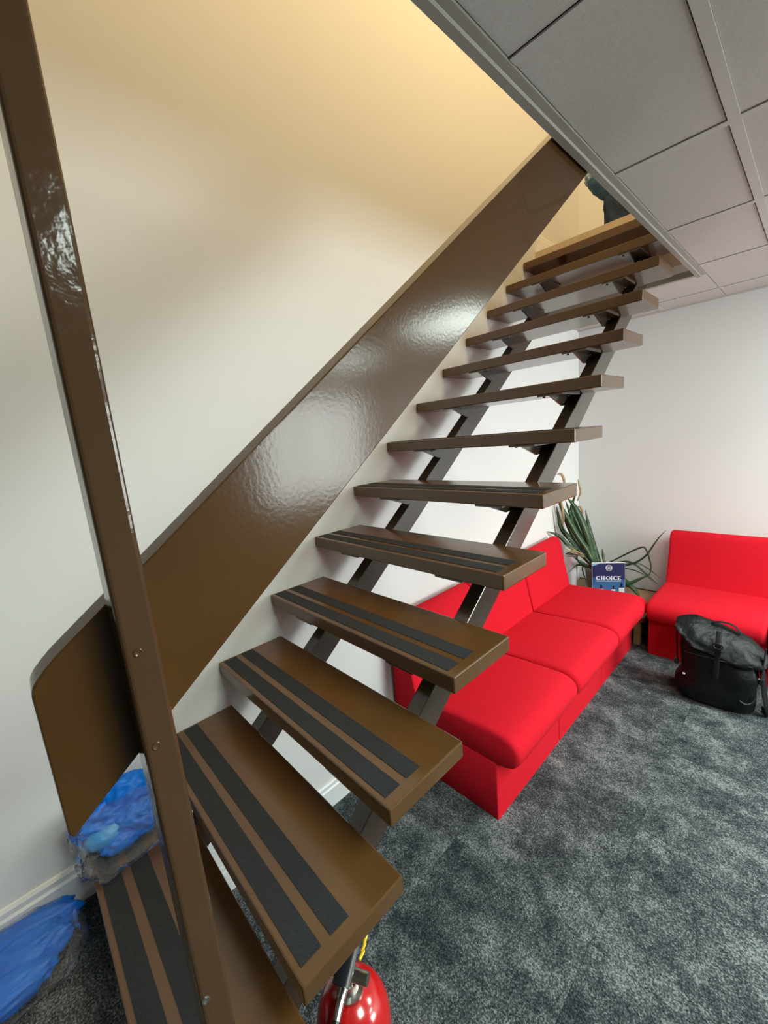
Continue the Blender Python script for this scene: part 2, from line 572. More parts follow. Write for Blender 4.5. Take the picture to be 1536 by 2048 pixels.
for xx in xl[1:-1]:
    box('ceiling_bar', (xx, YF, CEIL), (xx + BAR, BACK, CEIL + 0.004), 'grid_bar', ceil)
box('ceiling_bar', (0.556, OPEN_Y + 0.03, CEIL), (0.58, BACK, CEIL + 0.004), 'grid_bar', ceil)
for yy in yl[1:-1]:
    for i in range(len(xl) - 1):
        box('ceiling_bar', (xl[i] + (BAR if i else 0), yy, CEIL + 0.0002), (xl[i + 1], yy + BAR, CEIL + 0.004), 'grid_bar', ceil)
box('ceiling_bar', (0.0, 3.5, CEIL + 0.0002), (0.907, 3.5 + BAR, CEIL + 0.004), 'grid_bar', ceil)
box('ceiling_bar', (0.0, BACK - 0.02, CEIL - 0.006), (XR, BACK, CEIL + 0.003), 'grid_bar', ceil)

# edge of the stairwell opening
struct(prism('trim_1', [(OPEN_X, CEIL - 0.010), (OPEN_X + 0.018, CEIL - 0.010), (OPEN_X + 0.020, CEIL - 0.004), (0.906, CEIL - 0.002), (0.906, CEIL + 0.03), (OPEN_X, CEIL + 0.03)], 'y', YF, OPEN_Y + 0.03, 'trim_paint'))
struct(box('trim_2', (0.0, OPEN_Y, CEIL - 0.001), (OPEN_X, OPEN_Y + 0.03, CEIL + 0.03), 'trim_paint'))
struct(box('floor_upper', (OPEN_X, YF, CEIL + 0.07), (XR, BACK, LAND), 'wall_paint'))
struct(box('floor_landing', (0.0, OPEN_Y, CEIL + 0.07), (OPEN_X, BACK, LAND), 'landing_edge'))
struct(box('wall_shaft', (OPEN_X, YF, CEIL + 0.03), (OPEN_X + 0.03, OPEN_Y + 0.03, CEIL + 0.07), 'wall_paint'))
struct(box('wall_shaft_end', (0.0, OPEN_Y, CEIL + 0.03), (OPEN_X, OPEN_Y + 0.03, CEIL + 0.07), 'wall_paint'))
struct(box('ceiling_upper', (-0.12, YF - 0.12, UPPER), (XR + 0.15, BACK + 0.12, UPPER + 0.1), 'wall_paint'))
struct(box('wall_upper_right', (2.3, YF, LAND), (2.4, BACK, UPPER), 'wall_paint'))
struct(box('wall_upper_front', (0.0, -0.6, LAND), (2.3, -0.5, UPPER), 'wall_paint'))

# ------------------------------------------------------------------ the stair
stair = empty('staircase', (0.42, 0.24, 0.0), 'brown painted open-riser staircase with board handrail, newel post and black grip strips', 'staircase')
tread_me = box_mesh(W - 0.003, D, T, 0.0035, 2, 'tread')
strip_me = box_mesh(0.808, 0.0425, 0.0016, 0, 1, 'strip')
def stringer_y(z):              # line of the stringers' upper face
    return 1.797 + (z - 1.204) / (R / G)
strings = []
for k, (x0, x1) in enumerate(((0.161, 0.209), (0.668, 0.716))):
    z1 = 1.204 + (OPEN_Y - 1.797) * R / G
    poly = [(stringer_y(0), 0.0), (stringer_y(0) + 0.14, 0.0), (OPEN_Y, z1 - 0.108), (OPEN_Y, z1)]
    strings.append((prism('stringer', poly, 'x', x0, x1, 'brown_metal', stair, 0.003), x0, x1))
for i in range(1, 14):
    yn, zt = i * G, i * R
    d = D if i < 13 else OPEN_Y - yn - 0.001
    me = tread_me if i < 13 else box_mesh(W - 0.003, d, T, 0.0035, 2, 'tread')
    t = link('tread', me, 'brown_tread', stair, (W / 2 + 0.0015, yn + d / 2, zt - T / 2))
    for s in (0.0347, 0.0975):
        link('grip_strip', strip_me, 'grit', t, (0.4175, yn + s, zt + 0.0006))
    # steel brackets on the inner faces of both stringers
    zb = zt - T
    for k, (so, x0, x1) in enumerate(strings):
        xi = x1 if k == 0 else x0
        sg = 1 if k == 0 else -1
        web = [(yn + 0.006, zb - 0.006), (yn + 0.19, zb - 0.006), (yn + 0.175, zb - 0.026), (yn + 0.145, zb - 0.042), (yn + 0.11, zb - 0.043), (yn + 0.02, zb - 0.011)]
        if i < 13:
            prism('bracket_web', web, 'x', min(xi, xi + sg * 0.006), max(xi, xi + sg * 0.006), 'brown_metal', so)
            flange = [(xi - sg * 0.046, yn + 0.004), (xi + sg * 0.05, yn + 0.004), (xi + sg * 0.055, yn + 0.03), (xi + sg * 0.055, yn + 0.165), (xi - sg * 0.046, yn + 0.165)]
            prism('bracket_flange', flange, 'z', zb - 0.006, zb - 0.0002, 'brown_metal', so)
            lathe('bolt', [(0.005, -0.004), (0.005, 0.0)], (xi + sg * 0.035, yn + 0.03, zb - 0.006), 'brown_metal', so, 10)

# handrail board on the open side, its foot cut upright with a rounded top corner
sl = R / G
y0, cb, ct, y1 = 0.224, 0.668, 0.850, 2.85
zb, zt = cb + sl * y0, ct + sl * y0
rail = [(y0, zb + 0.008), (y0, zt - 0.014), (y0 + 0.0015, zt - 0.006), (y0 + 0.006, zt + 0.001), (y0 + 0.013, zt + 0.0085), (y0 + 0.022, ct + sl * (y0 + 0.022)),
        (y1, ct + sl * y1), (y1, cb + sl * y1), (y0 + 0.010, cb + sl * (y0 + 0.010)), (y0 + 0.004, zb + 0.002)]
prism('handrail_board', rail, 'x', 0.823, 0.861, 'brown_gloss', stair, 0.002, 2)
post = box('newel_post', (0.861, 0.2975, 0.0), (0.905, 0.3305, CEIL - 0.010), 'brown_post', stair, 0.0045, 3)
for yy, zz, mt in ((0.3105, 1.034, 'brown_post'), (0.309, 0.926, 'brown_post'), (0.304, 0.575, 'steel')):
    prof = [(0.0045, 0.0), (0.0045, 0.0010), (0.0036, 0.0014), (0.0012, 0.0004)]
    s = lathe('screw', prof, (0.9048, yy, zz), mt, post, 14)
    s.rotation_euler = (0, math.radians(90), 0)

# ------------------------------------------------------------------ red modular seats
SEAT_W = 0.576
BASE_P = [(0.035, 0.0), (0.585, 0.0), (0.585, 0.262), (0.035, 0.262)]
CUSH_P = [(0.13, 0.25), (0.585, 0.25), (0.625, 0.256), (0.653, 0.269), (0.672, 0.290), (0.682, 0.318), (0.682, 0.345), (0.673, 0.368), (0.652, 0.386), (0.62, 0.397), (0.55, 0.400), (0.40, 0.392), (0.25, 0.380), (0.13, 0.372)]
BACK_P = [(0.022, 0.26), (0.022, 0.70), (0.030, 0.722), (0.048, 0.736), (0.070, 0.738), (0.090, 0.727), (0.104, 0.703), (0.125, 0.60), (0.148, 0.48), (0.168, 0.385), (0.172, 0.36), (0.172, 0.26)]
def seat_part(name, prof, parent, place, bulge, gap=0.001):
    """profile swept across the seat with softened, slightly rounded ends"""
    n = len(prof)
    cx = sum(p[0] for p in prof) / n; cz = sum(p[1] for p in prof) / n
    h = SEAT_W / 2 - gap
    secs = []
    for off, ins in ((0.0, bulge), (bulge * 0.25, bulge * 0.45), (bulge * 0.6, bulge * 0.13), (bulge * 1.2, 0.0)):
        secs.append((-h + off, ins))
    secs = secs + [(-w, i) for w, i in reversed(secs)]
    loops = []
    for w, ins in secs:
        lp = []
        for px, pz in prof:
            dx, dz = px - cx, pz - cz
            L = math.hypot(dx, dz)
            f = (L - ins) / L
            lp.append(place(cx + dx * f, w, cz + dz * f))
        loops.append(lp)
    o = loft(name, loops, 'red_fabric', parent, place(cx, 0, cz), True, 50)
    return o
def seat(loc, facing, label):
    root = empty('modular_seat', loc, label, 'seat', 'red modular lounge seats')
    bx, by, bz = loc
    if facing == '+x':          # back against the left wall
        place = lambda d, w, z: Vector((bx + d, by + w, bz + z))
    else:                       # back against the back wall
        place = lambda d, w, z: Vector((bx + w, by - d, bz + z))
    seat_part('base', BASE_P, root, place, 0.006)
    seat_part('seat_cushion', CUSH_P, root, place, 0.024, 0.004)
    seat_part('backrest', BACK_P, root, place, 0.018, 0.003)
    return root
P = 0.579
seat((0.0, 1.447 + P * 0.5, FLOOR), '+x', 'red fabric seat nearest the stair foot, first of the row along the left wall')
seat((0.0, 1.447 + P * 1.5, FLOOR), '+x', 'red fabric seat in the middle of the row along the left wall')
seat((0.0, 1.447 + P * 2.5, FLOOR), '+x', 'red fabric seat beside the plant, last of the row along the left wall')
seat((0.684 + SEAT_W / 2, 3.750, FLOOR), '-y', 'red fabric seat against the back wall behind the black backpack')
seat((0.684 + SEAT_W * 1.5 + 0.004, 3.750, FLOOR), '-y', 'red fabric seat at the right edge of the photo, cut off by it')

# ------------------------------------------------------------------ corner table with plant, vase and brochure
TB = -0.130
tb = empty('corner_table', (0.33, 3.48, FLOOR), 'low wooden corner table between the two rows of red seats', 'table')
box('table_top', (0.022, 3.215, TB - 0.03), (0.640, 3.745, TB), 'wood', tb, 0.003)
for x0, x1, ya, yb in ((0.022, 0.640, 3.745, 3.757), (0.640, 0.650, 3.215, 3.757)):
    box('edge_band', (x0, ya, TB - 0.032), (x1, yb, TB + 0.004), 'dark_edge', tb)
for xx, yy in ((0.05, 3.24), (0.58, 3.24), (0.05, 3.69), (0.58, 3.69)):
    box('leg', (xx, yy, FLOOR), (xx + 0.04, yy + 0.04, TB - 0.03), 'wood', tb, 0.002)

plant = empty('potted_plant', (0.22, 3.58, TB), 'leggy potted plant with long green and dried strap leaves in the room corner', 'plant')
pot = lathe('pot', [(0.062, 0.0), (0.070, 0.012), (0.086, 0.16), (0.092, 0.165), (0.092, 0.185), (0.084, 0.186), (0.080, 0.165), (0.02, 0.160)], (0.22, 3.58, TB + 0.001), 'pot', plant, 32)
lathe('soil', [(0.0795, 0.158), (0.05, 0.164), (0.01, 0.166)], (0.22, 3.58, TB), 'soil', plant, 24)
LEAVES = [
     ('g', 0.0656, [(0.254, 3.44, 0.119), (0.227, 3.428, 0.241), (0.206, 3.416, 0.343), (0.16, 3.404, 0.481), (0.114, 3.392, 0.587), (0.068, 3.38, 0.646)]) ,
     ('g', 0.047, [(0.255, 3.42, 0.125), (0.215, 3.392, 0.242), (0.157, 3.364, 0.349), (0.092, 3.336, 0.489), (0.046, 3.308, 0.604), (0.05, 3.28, 0.701)]) ,
     ('g', 0.0432, [(0.243, 3.42, 0.123), (0.18, 3.386, 0.225), (0.117, 3.352, 0.313), (0.054, 3.318, 0.408), (0.04, 3.284, 0.522), (0.043, 3.25, 0.608)]) ,
     ('b', 0.0406, [(0.278, 3.46, 0.118), (0.253, 3.46, 0.209), (0.227, 3.46, 0.301), (0.196, 3.46, 0.433), (0.173, 3.46, 0.551)]) ,
     ('g', 0.0396, [(0.241, 3.46, 0.118), (0.182, 3.43, 0.261), (0.124, 3.4, 0.398), (0.091, 3.37, 0.536), (0.072, 3.34, 0.633)]) ,
     ('g', 0.0331, [(0.246, 3.48, 0.113), (0.188, 3.467, 0.239), (0.148, 3.453, 0.361), (0.108, 3.44, 0.469), (0.081, 3.427, 0.551), (0.106, 3.413, 0.636), (0.13, 3.4, 0.672)]) ,
     ('g', 0.0355, [(0.248, 3.44, 0.118), (0.17, 3.412, 0.237), (0.117, 3.384, 0.333), (0.084, 3.356, 0.43), (0.057, 3.328, 0.541), (0.057, 3.3, 0.632)]) ,
     ('d', 0.0212, [(0.229, 3.46, 0.116), (0.17, 3.445, 0.228), (0.125, 3.43, 0.309), (0.092, 3.415, 0.391), (0.079, 3.4, 0.475)]) ,
     ('d', 0.022, [(0.245, 3.38, 0.142), (0.173, 3.355, 0.239), (0.1, 3.33, 0.33), (0.072, 3.305, 0.407), (0.058, 3.28, 0.484)]) ,
     ('b', 0.036, [(0.213, 3.4, 0.165), (0.161, 3.352, 0.238), (0.117, 3.304, 0.284), (0.073, 3.256, 0.358), (0.043, 3.208, 0.398), (0.006, 3.16, 0.422)]) ,
     ('g', 0.0195, [(0.314, 3.46, 0.124), (0.305, 3.46, 0.183), (0.301, 3.46, 0.217), (0.298, 3.46, 0.256)]) ,
     ('y', 0.0221, [(0.25, 3.4, 0.123), (0.213, 3.365, 0.181), (0.183, 3.33, 0.22), (0.14, 3.295, 0.239), (0.103, 3.26, 0.253)]) ,
     ('y', 0.0223, [(0.237, 3.42, 0.108), (0.207, 3.38, 0.169), (0.16, 3.34, 0.234), (0.119, 3.3, 0.272), (0.091, 3.26, 0.312)]) ,
     ('g', 0.0262, [(0.255, 3.42, 0.091), (0.216, 3.373, 0.125), (0.184, 3.327, 0.167), (0.152, 3.28, 0.208)]) ,
     ('d', 0.0117, [(0.25, 3.4, 0.096), (0.207, 3.365, 0.119), (0.183, 3.33, 0.145), (0.165, 3.295, 0.206), (0.103, 3.26, 0.216)]) ,
     ('d', 0.0132, [(0.231, 3.42, 0.093), (0.195, 3.38, 0.119), (0.16, 3.34, 0.131), (0.144, 3.3, 0.113), (0.128, 3.26, 0.088)]) ,
     ('d', 0.0105, [(0.23, 3.42, 0.1), (0.181, 3.4, 0.104), (0.186, 3.38, 0.069), (0.209, 3.36, 0.032), (0.229, 3.34, -0.02)]) ,
     ('t', 0.0168, [(0.08, 3.28, 0.46), (0.082, 3.28, 0.513), (0.074, 3.28, 0.578), (0.065, 3.28, 0.636), (0.059, 3.28, 0.688)]) ,
     ('t', 0.0217, [(0.089, 3.3, 0.699), (0.086, 3.285, 0.791), (0.079, 3.27, 0.834), (0.068, 3.255, 0.849), (0.049, 3.24, 0.844)]) ,
     ('t', 0.017, [(0.129, 3.42, 0.622), (0.154, 3.42, 0.689), (0.143, 3.42, 0.741), (0.134, 3.42, 0.79)]) ,
     ('t', 0.0198, [(0.14, 3.44, 0.486), (0.159, 3.44, 0.527), (0.146, 3.44, 0.567), (0.121, 3.44, 0.572)]) ,
     ('t', 0.012, [(0.165, 3.46, 0.238), (0.148, 3.453, 0.32), (0.125, 3.447, 0.374), (0.121, 3.44, 0.43)]) ,
     ('t', 0.0116, [(0.21, 3.34, 0.221), (0.158, 3.313, 0.247), (0.118, 3.287, 0.255), (0.097, 3.26, 0.279)]) ,
     ('d', 0.013, [(0.302, 3.46, 0.115), (0.393, 3.471, 0.181), (0.479, 3.482, 0.244), (0.524, 3.493, 0.274), (0.556, 3.504, 0.288), (0.572, 3.516, 0.272), (0.59, 3.527, 0.211), (0.602, 3.538, 0.139), (0.591, 3.549, 0.075), (0.54, 3.56, 0.025)]) ,
     ('d', 0.0143, [(0.315, 3.46, 0.09), (0.447, 3.483, 0.134), (0.523, 3.507, 0.173), (0.575, 3.53, 0.227), (0.615, 3.553, 0.309), (0.644, 3.577, 0.364), (0.673, 3.6, 0.406)]) ,
     ('d', 0.0098, [(0.32, 3.48, 0.099), (0.386, 3.496, 0.113), (0.445, 3.512, 0.105), (0.508, 3.528, 0.092), (0.571, 3.544, 0.06), (0.611, 3.56, 0.017)]) ,
     ('d', 0.0096, [(0.391, 3.48, 0.125), (0.496, 3.505, 0.156), (0.534, 3.53, 0.149), (0.594, 3.555, 0.106), (0.658, 3.58, 0.043)]) ,
     ('d', 0.0165, [(0.43, 3.5, 0.159), (0.509, 3.52, 0.141), (0.549, 3.54, 0.096), (0.588, 3.56, 0.052), (0.644, 3.58, -0.009)]) ,
     ('g', 0.0272, [(0.393, 3.48, -0.044), (0.479, 3.5, -0.002), (0.539, 3.52, 0.038), (0.603, 3.54, 0.08)]) ,
     ('g', 0.0395, [(0.35, 3.54, 0.038), (0.434, 3.515, 0.008), (0.493, 3.49, -0.025), (0.534, 3.465, -0.054), (0.568, 3.44, -0.084)]) ,
]

for k, (kind, w, pts) in enumerate(LEAVES):
    a = 2.4 * k
    start = (0.22 + 0.03 * math.cos(a), 3.575 + 0.03 * math.sin(a), TB + 0.16)
    loose = kind == 't'
    full = pts if loose and pts[0][2] > 0.2 else [start] + pts
    leaf('leaf', full, w, 'leaf_' + kind, plant, k)

lathe_v = tag(lathe('vase', [(0.030, 0.0), (0.034, 0.01), (0.040, 0.15), (0.046, 0.30), (0.048, 0.335), (0.044, 0.335), (0.038, 0.15), (0.03, 0.02), (0.005, 0.016)], (0.105, 3.37, TB), 'vase', None, 28),
              'pale translucent vase behind the last red seat of the left row', 'vase')

# brochure standing on the table, turned to the room
bw, bh = 0.224, 0.297
br = empty('brochure', (0.371, 3.385, TB + 0.002), 'blue brochure with white CHOICE title standing on the corner table', 'brochure')
bdir = Vector((0.189, 0.12, 0)).normalized()          # along its width
bnor = Vector((bdir.y, -bdir.x, 0))                    # out of its cover
BROT = Matrix((bdir, -bnor, Vector((0, 0, 1)))).transposed().to_4x4()
BROT = Matrix.Translation((0.371, 3.385, TB + 0.002)) @ BROT @ Matrix.Rotation(math.radians(-4), 4, 'X')
def flat(name, polys, depth, mt, z0=0.0012):
    """flat print: polygons (u across, v up) as a thin sheet in front of the cover"""
    bm = bmesh.new()
    for poly in polys:
        a = [bm.verts.new((u, -z0 - depth, v)) for u, v in poly]
        b = [bm.verts.new((u, -z0, v)) for u, v in poly]
        n = len(poly)
        bm.faces.new(a); bm.faces.new(b)
        for i in range(n): bm.faces.new((a[i], a[(i + 1) % n], b[(i + 1) % n], b[i]))
    me = finish(bm, name)
    o = link(name, me, mt, br, (0.371, 3.385, TB + 0.002))
    o.rotation_euler = BROT.to_euler()
    return o
def rect(u0, v0, u1, v1): return [(u0, v0), (u1, v0), (u1, v1), (u0, v1)]
def arc(cx, cy, rx, ry, a0, a1, t, n=14):
    """curved stroke as quads"""
    q = []
    for i in range(n):
        A = math.radians(a0 + (a1 - a0) * i / n); B = math.radians(a0 + (a1 - a0) * (i + 1) / n)
        fa = t * (0.45 + 0.75 * abs(math.cos(A))); fb = t * (0.45 + 0.75 * abs(math.cos(B)))
        q.append([(cx + rx * math.cos(A), cy + ry * math.sin(A)), (cx + rx * math.cos(B), cy + ry * math.sin(B)),
                  (cx + (rx - fb) * math.cos(B), cy + (ry - fb * 0.8) * math.sin(B)), (cx + (rx - fa) * math.cos(A), cy + (ry - fa * 0.8) * math.sin(A))])
    return q
flat('pages', [rect(-bw / 2, 0, bw / 2, bh)], 0.003, 'paper', -0.0022)
flat('cover', [rect(-bw / 2 + 0.002, 0, bw / 2 - 0.001, bh - 0.006)], 0.0004, 'print_cover')
flat('cover_band', [[(-bw / 2 + 0.004, bh * 0.62), (bw / 2 - 0.001, bh * 0.56), (bw / 2 - 0.001, bh - 0.05), (bw / 2 - 0.03, bh - 0.008), (-bw / 2 + 0.075, bh - 0.008), (-bw / 2 + 0.004, bh - 0.035)]], 0.0004, 'print_navy', 0.0018)
flat('cover_corner', [[(-bw / 2 + 0.002, bh - 0.006), (-bw / 2 + 0.06, bh - 0.006), (-bw / 2 + 0.002, bh - 0.030)]], 0.0004, 'print_sky', 0.0018)
# emblem: ring with crossed strokes
eu, ev = 0.004, bh - 0.042
flat('emblem', arc(eu, ev, 0.023, 0.023, 0, 360, 0.0035, 28) + arc(eu, ev, 0.0165, 0.0165, 0, 360, 0.002, 24)
     + [[(eu - 0.010, ev + 0.008), (eu - 0.006, ev + 0.008), (eu + 0.002, ev - 0.009), (eu - 0.002, ev - 0.009)],
        [(eu - 0.002, ev + 0.008), (eu + 0.002, ev + 0.008), (eu + 0.010, ev - 0.008), (eu + 0.006, ev - 0.008)],
        [(eu + 0.006, ev + 0.009), (eu + 0.009, ev + 0.007), (eu - 0.006, ev - 0.009), (eu - 0.010, ev - 0.007)]], 0.0004, 'print_white', 0.0024)
# title
lh = 0.031; lv = bh * 0.595 - lh * 0.5
us = [-0.085, -0.0525, -0.018, 0.0155, 0.031, 0.0605]
L = []
def letter(ch, u):
    s = 0.0065
    v0, v1 = lv, lv + lh
    if ch == 'C':
        L.extend(arc(u + 0.015, (v0 + v1) / 2, 0.0150, lh / 2, 45, 315, 0.0062, 16))
        L.append([(u + 0.0235, v1 - 0.011), (u + 0.0262, v1 - 0.011), (u + 0.0262, v1 - 0.001), (u + 0.0245, v1 - 0.001)])
        L.append([(u + 0.0245, v0 + 0.001), (u + 0.0262, v0 + 0.001), (u + 0.0262, v0 + 0.008), (u + 0.024, v0 + 0.009)])
    if ch == 'O':
        L.extend(arc(u + 0.0155, (v0 + v1) / 2, 0.0160, lh / 2, 0, 360, 0.0062, 24))
    if ch in 'HIE':
        L.append(rect(u + 0.0025, v0, u + 0.0025 + s, v1))
        L.append(rect(u, v0, u + s + 0.005, v0 + 0.0022)); L.append(rect(u, v1 - 0.0022, u + s + 0.005, v1))
    if ch == 'H':
        L.append(rect(u + 0.0195, v0, u + 0.0195 + s, v1))
        L.append(rect(u + 0.017, v0, u + 0.017 + s + 0.005, v0 + 0.0022)); L.append(rect(u + 0.017, v1 - 0.0022, u + 0.017 + s + 0.005, v1))
        L.append(rect(u + 0.008, (v0 + v1) / 2 - 0.0013, u + 0.021, (v0 + v1) / 2 + 0.0017))
    if ch == 'E':
        L.append(rect(u + 0.008, v1 - 0.003, u + 0.023, v1)); L.append(rect(u + 0.008, v0, u + 0.024, v0 + 0.003))
        L.append(rect(u + 0.008, (v0 + v1) / 2 - 0.0013, u + 0.018, (v0 + v1) / 2 + 0.0017))
        L.append(rect(u + 0.021, v1 - 0.008, u + 0.023, v1)); L.append(rect(u + 0.022, v0, u + 0.024, v0 + 0.008))
for ch, u in zip('CHOICE', us): letter(ch, u)
flat('title', L, 0.0004, 'print_white', 0.0024)
flat('title_rule', [rect(-0.084, lv - 0.0095, 0.085, lv - 0.0060)], 0.0003, 'print_white', 0.0024)
# pictured bottles
for u, s in ((-0.05, 0.8), (0.033, 0.7), (0.088, 1.0)):
    v = 0.062
    flat('bottle_cap', [rect(u - 0.008 * s, v + 0.052 * s, u + 0.008 * s, v + 0.070 * s), rect(u - 0.005 * s, v + 0.070 * s, u + 0.005 * s, v + 0.078 * s), rect(u - 0.015 * s, v + 0.044 * s, u + 0.015 * s, v + 0.050 * s)], 0.0003, 'print_dark', 0.0024)
    flat('bottle_label', [rect(u - 0.018 * s, v - 0.02, u + 0.018 * s, v + 0.040 * s)], 0.0003, 'print_white', 0.0024)

# ------------------------------------------------------------------ black roll-top backpack
BX, BY, ROT = 1.085, 2.86, math.radians(3)
bag = empty('backpack', (BX, BY, FLOOR), 'black roll-top backpack standing on the carpet in front of the red seats', 'backpack')
def bpt(u, v, z):               # u across, v towards the room, z up
    c, s = math.cos(ROT), math.sin(ROT)
    return Vector((BX + u * c + v * s, BY + u * s - v * c, FLOOR + z))
def sag(u): return -0.055 * (u + 0.05) / 0.18          # the top slumps towards its right end
def rr(hw, hd, z, n=40, e=3.2, du=0.0, dv=0.0, wob=0.0, sd=0):
    lp = []
    for k in range(n):
        a = 2 * math.pi * k / n
        ca, sa = math.cos(a), math.sin(a)
        u = math.copysign(abs(ca) ** (2 / e), ca) * hw
        v = math.copysign(abs(sa) ** (2 / e), sa) * hd
        w = noise.noise(Vector((u * 9, v * 9, z * 9 + sd))) * wob
        lp.append(bpt(u * (1 + w) + du, v * (1 + w) + dv, z + w * 0.1 + sag(u) * max(0.0, min(1.0, (z - 0.18) / 0.14))))
    return lp
secs = [rr(0.118, 0.065, 0.004), rr(0.146, 0.088, 0.006), rr(0.166, 0.106, 0.03, du=-0.004), rr(0.174, 0.114, 0.07, du=-0.006, wob=0.10), rr(0.173, 0.112, 0.11, du=-0.006, wob=0.12), rr(0.164, 0.106, 0.15, wob=0.14),
        rr(0.162, 0.100, 0.19, wob=0.15), rr(0.160, 0.094, 0.23, wob=0.15), rr(0.160, 0.086, 0.27, wob=0.14), rr(0.162, 0.074, 0.30, wob=0.12), rr(0.160, 0.060, 0.325, wob=0.05), rr(0.150, 0.04, 0.345)]
loft('body', secs, 'black_fabric', bag, bpt(0, 0, 0.2), True, 60)
# rolled top folded towards the room, its ends pinched
rs = []
for i in range(29):
    f = i / 28
    u = -0.190 + 0.385 * f
    ed = min(1.0, min(f, 1 - f) / 0.22)
    k = 0.30 + 0.70 * ed ** 0.7
    lp = []
    for q in range(24):
        a = 2 * math.pi * q / 24
        w = 1 + 0.30 * noise.noise(Vector((u * 11, math.cos(a) * 1.3 + 3, math.sin(a) * 1.3)))
        cv = math.cos(a)
        lp.append(bpt(u, 0.020 + 0.080 * k * cv * w, 0.376 + sag(u) - 0.058 * k * cv + 0.024 * k * math.sin(a) * w))
    rs.append(lp)
loft('roll_top', rs, 'black_fabric', bag, bpt(0, 0, 0.38), True, 60)
tube('handle', catmull([bpt(-0.045, -0.03, 0.405), bpt(-0.035, -0.03, 0.432), bpt(0.0, -0.032, 0.446), bpt(0.05, -0.032, 0.440), bpt(0.085, -0.03, 0.405)], 5), 0.009, 'black_strap', bag, 10, 0.4, (0, 0, 1))
tube('front_strap', catmull([bpt(0, 0.05, 0.425), bpt(0.002, 0.099, 0.385), bpt(0.003, 0.104, 0.345), bpt(0.002, 0.097, 0.31), bpt(0, 0.102, 0.24), bpt(0, 0.108, 0.18)], 5), 0.013, 'black_strap', bag, 10, 0.25, (0, -1, 0.3))
bk = tube('buckle', catmull([bpt(-0.020, 0.109, 0.372), bpt(-0.010, 0.112, 0.383), bpt(0.012, 0.112, 0.383), bpt(0.022, 0.110, 0.372), bpt(0.012, 0.113, 0.358), bpt(-0.010, 0.113, 0.358), bpt(-0.020, 0.109, 0.372)], 4), 0.0042, 'black_gloss', bag, 8)
tube('seam', [bpt(u, 0.1 * math.cos(u * 4.5) ** 0.5 - 0.004, 0.285) for u in [-0.14 + 0.28 * i / 16 for i in range(17)]], 0.003, 'black_gloss', bag, 6)
tube('shoulder_strap', catmull([bpt(0.160, 0.02, 0.31), bpt(0.182, 0.03, 0.22), bpt(0.190, 0.035, 0.13), bpt(0.205, 0.04, 0.06), bpt(0.212, 0.02, 0.016), bpt(0.19, -0.02, 0.012)], 5), 0.019, 'black_strap', bag, 10, 0.3, (1, -0.5, 0.1))
for sgn in (-1, 1):
    tube('side_strap', catmull([bpt(sgn * 0.183, 0.03, 0.375), bpt(sgn * 0.178, 0.045, 0.30), bpt(sgn * 0.172, 0.05, 0.20)], 5), 0.011, 'black_strap', bag, 8, 0.3, (sgn, 0, 0))
    b = bpt(sgn * 0.176, 0.05, 0.20)
    box('strap_buckle', b - Vector((0.010, 0.012, 0.016)), b + Vector((0.010, 0.012, 0.016)), 'black_gloss', bag, 0.004)
tube('daisy_loop', catmull([bpt(0.10, 0.107, 0.095), bpt(0.125, 0.108, 0.085), bpt(0.15, 0.092, 0.10), bpt(0.158, 0.08, 0.13)], 5), 0.005, 'black_gloss', bag, 8)
for u, v, z in ((-0.135, 0.091, 0.155), (0.168, 0.055, 0.215)):
    q = bpt(u, v, z)
    box('reflective_tab', q - Vector((0.006, 0.003, 0.004)), q + Vector((0.006, 0.003, 0.004)), 'label_white', bag, 0.001)

# ------------------------------------------------------------------ fire extinguisher under the second tread
EX, EY = 0.752, 0.586
ex = empty('fire_extinguisher', (EX, EY, FLOOR), 'red fire extinguisher standing on the carpet under the lower treads', 'fire extinguisher')
er = 0.082
lathe('cylinder', [(er - 0.01, 0.0), (er, 0.012), (er, 0.315), (er * 0.975, 0.335), (er * 0.90, 0.356), (er * 0.77, 0.374), (er * 0.58, 0.388), (er * 0.36, 0.396), (0.022, 0.399)], (EX, EY, FLOOR), 'ext_red', ex, 48)
lathe('valve_collar', [(0.030, 0.394), (0.030, 0.406), (0.020, 0.408), (0.020, 0.430), (0.010, 0.431)], (EX, EY, FLOOR), 'steel', ex, 28)
zv = FLOOR + 0.430
hd = Vector((0.48, -0.88, 0)).normalized()      # hose side, towards the camera
sd = Vector((hd.y, -hd.x, 0)) * -1
vb = box('valve_body', (EX - 0.014, EY - 0.014, zv - 0.01), (EX + 0.014, EY + 0.014, zv + 0.032), 'steel', ex, 0.003)
vb.rotation_euler = (0, 0, math.atan2(hd.y, hd.x))
c0 = Vector((EX, EY, zv + 0.014))
tube('gauge', [c0 + sd * 0.010, c0 + sd * 0.030, c0 + sd * 0.0305, c0 + sd * 0.034, c0 + sd * 0.0345, c0 + sd * 0.046], 0.0125, 'steel', ex, 20)
tube('hose_coupling', [c0 + hd * 0.012 - Vector((0, 0, 0.006)), c0 + hd * 0.036 - Vector((0, 0, 0.008)), c0 + hd * 0.052 - Vector((0, 0, 0.013)), c0 + hd * 0.070 - Vector((0, 0, 0.022))], 0.0080, 'steel', ex, 16)
tube('hose', catmull([c0 + hd * 0.066 - Vector((0, 0, 0.020)), c0 + hd * 0.088 - Vector((0, 0, 0.035)), c0 + hd * 0.095 - Vector((0, 0, 0.10)), c0 + hd * 0.09 - Vector((0, 0, 0.28))], 6), 0.009, 'black_gloss', ex, 12)
def slab(name, a, b, wdt, th, mt):
    a, b = Vector(a), Vector(b)
    return tube(name, [a, a.lerp(b, 0.33), a.lerp(b, 0.66), b], wdt, mt, ex, 12, th / wdt, (0, 0, 1))
